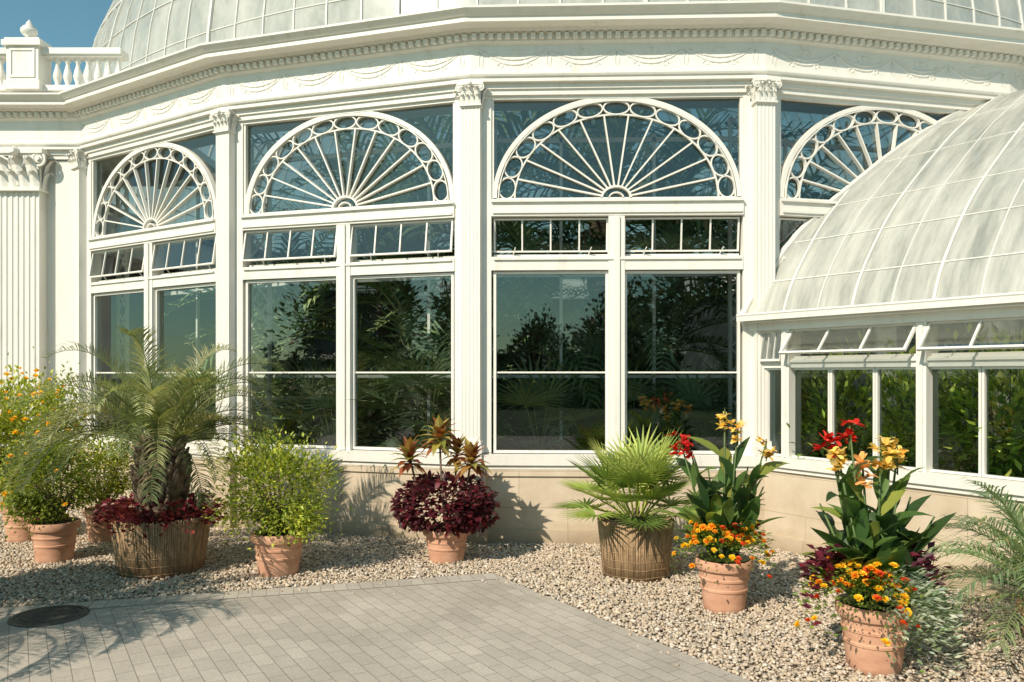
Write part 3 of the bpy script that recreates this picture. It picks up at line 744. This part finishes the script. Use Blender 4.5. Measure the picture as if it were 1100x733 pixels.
def shrubpot(x,y,label,pr,ph,cen,rad,n,size,cols,lumps,fn=0,name='potted_shrub'):
    root=potted(name,label,'potted plant',x,y); add_pot(root,pr,ph); m=MB(); w=MB()
    shrub(m,cen,rad,n,size,cols,lumps,.5,wood=w,base=(0,0,ph*.9))
    obj('foliage',m.mesh('shrub_foliage',LEAF),root); obj('stem',w.mesh('shrub_stems',BARK),root)
    for i in range(fn):
        v=Vector((R_.gauss(0,1)+.3,R_.gauss(0,1)-.7,R_.gauss(0,1)+.4)).normalized(); p=Vector(cen)+Vector((v.x*rad[0],v.y*rad[1],v.z*rad[2]))*R_.uniform(.8,1.15)
        obj('flower',FL[3],root,p,rot=(R_.uniform(.3,1.2),0,R_.uniform(-.8,.8)),scale=R_.uniform(.8,1.4))
    return root
GD=[(.20,.26,.04),(.27,.33,.05),(.36,.39,.07),(.12,.17,.03)]
YG=[(.36,.39,.05),(.46,.46,.07),(.24,.29,.04)]
shrubpot(-4.89,8.46,'bushy green shrub in a terracotta pot',.25,.43,(-.10,0,.90),(.52,.45,.50),6600,.052,GD,30,10)
shrubpot(-4.88,9.45,'small light green shrub in a terracotta pot',.22,.40,(0,0,.84),(.40,.34,.46),4200,.05,YG,22)
shrubpot(-5.85,9.5,'tall yellow-flowering shrub in a terracotta pot',.26,.45,(0,0,1.20),(.70,.5,.78),10500,.06,YG,46,95)
shrubpot(-5.35,6.1,'tall dense shrub in a terracotta pot on the terrace',.30,.45,(0,0,1.35),(.56,.6,.75),6500,.08,GD,28)
R_.seed(41)
root=potted('potted_foliage_plant','burgundy coleus under bronze cordyline rosettes in terracotta pot','potted plant',-.70,8.46)
add_pot(root,.255,.36); m=MB()
lumps=[Vector((R_.gauss(0,1),R_.gauss(0,1),R_.gauss(0,1))).normalized() for _ in range(40)]
for i in range(2500):
    b_=R_.choice(lumps); v=(b_+Vector((R_.gauss(0,1),R_.gauss(0,1),R_.gauss(0,1)))*.38); v=v.normalized()*R_.uniform(.65,1.04)
    if v.z<-.75: continue
    p=Vector((v.x*.54,v.y*.48,.60+v.z*.31))
    m.leaf(p,v*.7+Vector((R_.uniform(-.8,.8),R_.uniform(-.8,.8),R_.uniform(-.5,.4))),Vector((R_.uniform(-.6,.6),R_.uniform(-.6,.6),1)),R_.uniform(.05,.085),.052,pick([(.11,.015,.026),(.06,.010,.018),(.17,.024,.036),(.09,.025,.028)]),droop=.6,shape=(.3,1,.7,.0))
obj('foliage',m.mesh('coleus_foliage',LEAF),root)
m=MB(); w=MB()
for (dx,dy,z,n,L) in((-.08,.05,1.36,34,.28),(-.40,.0,1.14,30,.27),(.27,-.05,1.12,36,.28),(.10,.18,1.18,24,.24)):
    w.tube([(dx*.2,dy*.2,.35),(dx*.8,dy,z*.7),(dx,dy,z)],[.016,.013,.012],6)
    for i in range(n):
        f=i/n; az=i*2.4+R_.uniform(-.2,.2); el_=D(74-96*f)
        d=Vector((math.cos(az)*math.cos(el_),math.sin(az)*math.cos(el_),math.sin(el_)))
        c=pick([(.38,.20,.06),(.24,.07,.03),(.42,.34,.08),(.28,.28,.06),(.14,.035,.02),(.48,.40,.12),(.30,.10,.04)])
        m.leaf((dx,dy,z-.12*f),d,Vector((0,0,1)),L*R_.uniform(.75,1.05),.09,c,droop=1.0,fold=.25,shape=(.25,.8,1,.8,.35,.02))
obj('rosette',m.mesh('cordyline_leaves',LEAF),root); obj('stem',w.mesh('cordyline_stem',BARK),root)
R_.seed(51)
root=potted('potted_fan_palm','green fan palm in a reed-wrapped basket planter','potted plant',1.23,7.87); add_basket(root,.38,.56)
m=MB()
for i in range(38):
    az=i*2.4; el_=D(82-68*(i/38)+R_.uniform(-6,6))
    fan(m,(.05*math.cos(az),.05*math.sin(az),.54),az,el_,R_.uniform(.36,.62),R_.uniform(.34,.44),[(.32,.39,.09),(.24,.32,.06),(.42,.47,.13),(.15,.22,.05)],nseg=20,droop=.22,wid=.030,spread=D(230))
obj('crown',m.mesh('fan_palm_crown',LEAF),root)
m=MB(); m.tube([(0,0,.48),(0,0,.58),(0,0,.66)],[.09,.08,.03],10); obj('trunk',m.mesh('fan_palm_trunk',BARK,True),root)
def petal(m,p,d,L,W,c): m.leaf(p,d,Vector((R_.uniform(-.3,.3),R_.uniform(-.3,.3),1)),L,W,c,droop=R_.uniform(.2,1.6),fold=R_.uniform(-.3,.4),shape=(.3,.9,1,.55))
def canna(x,y,label,pr,ph,stalks,seed,mixf):
    R_.seed(seed); root=potted('potted_canna',label,'potted plant',x,y); add_pot(root,pr,ph)
    m=MB(); st=MB()
    green=[(.055,.115,.03),(.09,.17,.04),(.14,.23,.05),(.035,.075,.025)]
    SH=(.12,.62,.95,1,.82,.48,.02)
    for (dx,dy,z,col) in stalks:
        b=Vector((dx*.3,dy*.3,ph)); e=Vector((dx,dy,z)); mid=b.lerp(e,.5)+Vector((0,0,.05))
        st.tube([b,mid,e],[.012,.010,.006],6)
        nl=7
        for i in range(nl):
            f=.05+.72*i/nl; p=b.lerp(e,f); az=i*2.5+R_.uniform(0,6.28); el_=D(R_.uniform(38,76))
            d=Vector((math.cos(az)*math.cos(el_),math.sin(az)*math.cos(el_),math.sin(el_)))
            c=pick(green)
            if R_.random()<.18: c=pick([(.26,.30,.06)])
            m.leaf(p,d,Vector((R_.uniform(-.3,.3),-.2,1)),R_.uniform(.28,.40),R_.uniform(.095,.135),c,droop=R_.uniform(.5,1.7),fold=.28,shape=SH)
        if col:
            fl=MB(); fl.tube([Vector((0,0,-.16)),Vector((0,0,.03))],[.006,.005],5,(.12,.16,.05))
            for q in range(R_.randint(6,8)):
                zc=R_.uniform(-.14,.03); pc=Vector((R_.uniform(-.02,.02),R_.uniform(-.02,.02),zc)); off=Vector((R_.uniform(-1,1),R_.uniform(-1,1),0))*.045
                fl.tube([Vector((0,0,zc-.02)),pc+off*.8],[.005,.006],4,(.2,.2,.05))
                for k in range(6):
                    petal(fl,pc+off,Vector((R_.uniform(-1,1),R_.uniform(-1,1),R_.uniform(-.1,1))),R_.uniform(.045,.075),R_.uniform(.03,.05),pick(col))
            obj('flower',fl.mesh('canna_flower',PETAL),root,e)
    for i in range(18):
        az=i*2.4; r=.12; el_=D(R_.uniform(42,84)); d=Vector((math.cos(az)*math.cos(el_),math.sin(az)*math.cos(el_),math.sin(el_)))
        m.leaf((r*math.cos(az),r*math.sin(az),ph+R_.uniform(.0,.35)),d,Vector((math.cos(az),math.sin(az)-.2,.5)),R_.uniform(.34,.46),R_.uniform(.11,.15),pick(green),droop=R_.uniform(.4,1.5),fold=.25,shape=SH)
    obj('leaf',m.mesh('canna_leaves',LEAF,True),root); obj('stem',st.mesh('canna_stems',STEM,True),root)
    m=MB(); m.lathe([(.001,ph+.03),(pr*.9,ph+.01)],18,c=(.06,.09,.02)); nb=0
    for (a0,a1,kind,n,reach) in mixf:
        for i in range(n):
            a=R_.uniform(a0,a1); rr=pr*R_.uniform(.3,1.0)+reach*R_.random()**1.4; z=ph+.15*R_.random()+.14*(1-abs(rr-pr)/.4)-max(0,rr-pr)*R_.uniform(.0,1.6)
            if kind=='wine': z+=.16*R_.random()
            sz=1.0
            if kind=='silver': z-=.08*R_.random(); sz=1.25
            p=Vector((rr*math.cos(a),rr*math.sin(a),z)); d=Vector((math.cos(a),math.sin(a),R_.uniform(-.3,1)))
            cs={'gold':[(.18,.28,.04),(.26,.34,.05),(.10,.17,.03)],'silver':[(.48,.52,.42),(.38,.44,.34),(.26,.34,.19)],'wine':[(.17,.02,.04),(.09,.015,.03)]}[kind]
            m.chip(p,d,Vector((R_.uniform(-1,1),R_.uniform(-1,1),1)),.05*sz if kind!='wine' else .08,.020 if kind!='wine' else .05,pick(cs))
            if kind=='gold' and i%9==0 and nb<98:
                nb+=1
                obj('bedding_flower',FL[R_.choice([0,0,1,1,3,2])],root,p+Vector((math.cos(a)*.02,math.sin(a)*.02,.035)),rot=(R_.uniform(.2,1.0),0,a+math.pi/2+R_.uniform(-.5,.5)),scale=R_.uniform(.8,1.2))
    obj('underplanting',m.mesh('underplanting_foliage',LEAF),root)
RED=[(.70,.03,.02),(.52,.015,.015),(.80,.06,.04)]; YEL=[(.88,.62,.16),(.88,.70,.24),(.86,.52,.12)]; COR=[(.85,.44,.16),(.88,.56,.22)]
PI=math.pi
canna(1.80,6.72,'canna with red and yellow blooms in terracotta pot',.24,.44,[(-.38,0,1.46,RED),(-.28,.1,1.43,RED),(.02,.05,1.68,YEL),(.09,-.1,1.56,YEL),(.36,0,1.42,YEL),(-.1,.15,1.2,None),(.24,.12,1.2,None),(.15,-.15,1.1,None),(-.22,-.12,1.05,None),(0.32,-.05,1.05,None)],61,[(PI*.9,PI*1.95,'gold',880,.20),(PI*1.75,PI*2.9,'silver',300,.14)])
canna(2.46,5.38,'canna with red and peach blooms in terracotta pot',.245,.45,[(-.31,0,1.58,RED),(-.14,.06,1.64,RED),(.12,0,1.55,YEL),(.02,-.06,1.48,YEL),(-.28,-.1,1.44,YEL),(-.12,-.1,1.40,COR),(.22,.12,1.46,YEL),(.30,.1,1.15,None),(.36,-.1,1.05,None),(-.32,.12,1.1,None),(.08,-.15,1.15,None),(-.22,-.15,1.05,None)],62,[(PI*.85,PI*1.58,'gold',1100,.26),(PI*1.42,PI*2.30,'silver',2600,.30),(-.5,.9,'wine',200,.24),(PI*.8,PI*1.1,'wine',200,.22)])
R_.seed(65)
root=potted('potted_palm','blue-green spiky palm in a terracotta pot','potted plant',3.86,5.62); add_pot(root,.24,.36)
m=MB()
for i in range(40):
    f=i/40; az=i*2.39996; frond(m,(.04*math.cos(az),.04*math.sin(az),.38),az,D(78-64*f),R_.uniform(.85,1.25),1.5,[(.26,.34,.16),(.32,.40,.20),(.18,.25,.12)],lf=.30,nl=34,rw=.008,V=.3,wid=.012)
obj('crown',m.mesh('spiky_crown',LEAF),root)
m=MB(); m.tube([(0,0,.3),(0,0,.42)],[.06,.04],8); obj('trunk',m.mesh('spiky_trunk',BARK),root)

# ------------------------------------------------------------------ indoor plants
R_.seed(71)
DG=[(.20,.28,.13),(.26,.34,.16),(.13,.20,.09),(.34,.40,.20)]
m=MB()
for i in range(20):
    f=i/20; az=i*2.39996; frond(m,(0,0,2.6),az,D(80-75*f),R_.uniform(2.0,2.6),1.9,DG,lf=.55,nl=26,rw=.02,wid=.04)
me_ipc=m.mesh('indoor_palm_crown',FAR)
m=MB(); m.tube([(0,0,0),(.05,0,1.3),(0,0,2.65)],[.14,.11,.12],10); me_ipt=m.mesh('indoor_palm_trunk',BARK,True)
m=MB()
for i in range(22):
    az=i*2.4; fan(m,(0,0,.9),az,D(80-75*(i/22)),R_.uniform(.6,1.0),R_.uniform(.5,.75),DG,nseg=18,wid=.045)
me_ifc=m.mesh('indoor_fan_crown',FAR); m=MB(); m.tube([(0,0,0),(0,0,.95)],[.12,.09],8); me_ift=m.mesh('indoor_fan_trunk',BARK)
def inpt(k,u,dep):
    p=bay_pos(k);t=bay_th(k); return (p[0]+u*math.cos(t)-dep*math.sin(t),p[1]+u*math.sin(t)+dep*math.cos(t),0)
for k,u,dep,s in((-2,.2,2.4,1.0),(-1,-.5,2.8,1.2),(-1,1.2,2.3,.9),(0,-1.0,2.7,1.0),(0,.9,2.4,.9),(1,0,2.6,1.2),(0,.2,5.0,1.8),(-1,0,4.8,1.7),(1,-.5,5,1.6),(-2,0,5,1.6)):
    t=top('indoor_palm','tall feather palm growing inside the glasshouse','palm tree',inpt(k,u,dep),R_.uniform(0,6),'palms planted inside the glasshouse',s); obj('crown',me_ipc,t); obj('trunk',me_ipt,t)
for k,u,dep,s in((-2,.7,1.3,1.0),(-1,.6,1.25,1.15),(-1,-.9,1.25,1.0),(0,-.9,1.2,1.0),(0,.4,1.3,.95),(0,1.2,1.2,1.0),(1,-.8,1.7,1),(0,-.2,2.6,1.3),(-1,.2,2.6,1.5)):
    t=top('indoor_fan_palm','fan palm growing behind the window panes','palm tree',inpt(k,u,dep),R_.uniform(0,6),'fan palms planted inside the glasshouse',s); obj('crown',me_ifc,t); obj('trunk',me_ift,t)
m=MB()
for i in range(7000):
    k=R_.uniform(-2.6,2.2); a=bay_th(k); dep=R_.uniform(3.0,5.5); h=1.6+1.0*math.sin(k*5)+.5*math.sin(k*13+dep*2); z=R_.random()**.7*max(h,.6)
    r=AP-dep; m.chip((CX+r*math.sin(a),CY-r*math.cos(a),z),Vector((R_.uniform(-1,1),R_.uniform(-1,1),R_.uniform(-.5,1))),Vector((R_.uniform(-.5,.5),R_.uniform(-.5,.5),1)),.30,.12,pick(DG))
o=top('indoor_shrubbery','dense green planting inside the glasshouse','shrubs',me=m.mesh('indoor_shrubbery',FAR),kind='stuff')
m=MB(); w=MB(); shrub(m,(0,0,1.35),(.50,.45,.95),1900,.14,[(.36,.50,.08),(.52,.62,.12),(.16,.25,.05),(.60,.64,.16),(.10,.16,.04)],24,.38,wood=w,base=(0,0,0)); me_a=m.mesh('indoor_shrub_foliage',LEAF); me_b=w.mesh('indoor_shrub_stems',BARK)
for i,(t,s) in enumerate(((.5,.70),(1.35,.75),(2.3,.68),(3.2,.8),(4.2,.9),(1.7,2.4),(5,1.1),(.4,2.6))):
    x,y=w2(t,s); q=top('indoor_shrub','leafy citrus shrub growing inside the glasshouse wing','shrub',(x,y,0),R_.uniform(0,6),'shrubs planted inside the wing',R_.uniform(.85,1.1)); obj('foliage',me_a,q); obj('stem',me_b,q)

# ------------------------------------------------------------------ garden trees facing the glasshouse
R_.seed(81)
m=MB(); w=MB()
shrub(m,(0,0,5.0),(3.4,3.4,3.2),4600,.50,[(.04,.065,.03),(.06,.09,.035),(.08,.11,.045)],34,.6,wood=None)
w.tube([(0,0,0),(.1,0,2.2),(0,.1,4.5),(0,0,6.5)],[.28,.22,.15,.05],10)
for i in range(8):
    a=i*2.4; w.tube([(0,0,3+.3*i),(1.2*math.cos(a),1.2*math.sin(a),4.2+.3*i),(2.2*math.cos(a),2.2*math.sin(a),5+.3*i)],[.10,.07,.03],6)
me_tc=m.mesh('tree_crown',FAR); me_tt=w.mesh('tree_trunk',BARK)
for x,y,s in((-34,-22,1.2),(-27,-27,1.1),(-20,-30,.9),(-13,-32,.85),(-7,-33,.75),(-1,-34,.65),(4,-33,.85),(9,-28,1.2),(14,-26,1.25),(20,-26,1.2),(27,-22,1.1),(33,-18,1.1),(-42,-30,1.3),(40,-28,1.3)):
    t=top('tree','round-crowned deciduous tree on the lawn','tree',(x,y,0),R_.uniform(0,6),'trees across the lawn',s); obj('crown',me_tc,t); obj('trunk',me_tt,t)
m=MB(); m.box(-60,60,-36.6,-35.4,0,3.4)
for i in range(len(m.c)): m.c[i]=(.03,.05,.015)
for i in range(9000):
    x=R_.uniform(-60,60); z=R_.uniform(0,1)**.8*(4.2+.7*math.sin(x*.7)+.6*math.sin(x*1.9)); m.chip((x,-35.2+R_.uniform(-.6,.4),z),Vector((R_.uniform(-1,1),R_.uniform(0,1),R_.uniform(-.3,1))),Vector((R_.uniform(-.5,.5),.5,1)),.6,.42,pick([(.04,.07,.03),(.06,.10,.035)]))
top('horizon_screen','long leafy screen added out of view to cover the mirrored horizon','horizon_screen',me=m.mesh('horizon_screen',FAR))  # unseen, added so the panes mirror foliage instead of the bright horizon

# ------------------------------------------------------------------ light, sky, camera
EL=D(38); hz=Vector((-.58,-.81)).normalized()
ts_=Vector((hz.x*math.cos(EL),hz.y*math.cos(EL),math.sin(EL)))
L=bpy.data.lights.new('sun','SUN'); L.energy=5.0; L.angle=D(.5); L.color=(1,.885,.73)
lo=bpy.data.objects.new('sun',L); coll.objects.link(lo); lo.rotation_euler=ts_.to_track_quat('Z','Y').to_euler()
W=bpy.data.worlds.new('World'); sc.world=W; W.use_nodes=True; nt=W.node_tree; bg=nt.nodes['Background']
sky=nt.nodes.new('ShaderNodeTexSky'); sky.sky_type='NISHITA'; sky.sun_disc=False; sky.sun_elevation=EL; sky.sun_rotation=math.atan2(hz.x,hz.y)%(2*math.pi)
sky.air_density=1.0; sky.dust_density=.3; sky.ozone_density=1.6
mx=nt.nodes.new('ShaderNodeMix'); mx.data_type='RGBA'; mx.blend_type='MULTIPLY'; mx.inputs[0].default_value=1; mx.inputs[7].default_value=(.82,1.13,.93,1)
nt.links.new(sky.outputs[0],mx.inputs[6]); nt.links.new(mx.outputs[2],bg.inputs['Color']); bg.inputs['Strength'].default_value=.13
cam=bpy.data.cameras.new('camera'); co=bpy.data.objects.new('camera',cam); coll.objects.link(co)
co.location=(0,0,2.0); co.rotation_euler=(D(90),0,0); cam.sensor_width=36; cam.lens=36*850/1100; cam.shift_y=.0323; cam.clip_end=1500
sc.camera=co
sc.view_settings.view_transform='Standard'; sc.view_settings.look='None'; sc.view_settings.exposure=0
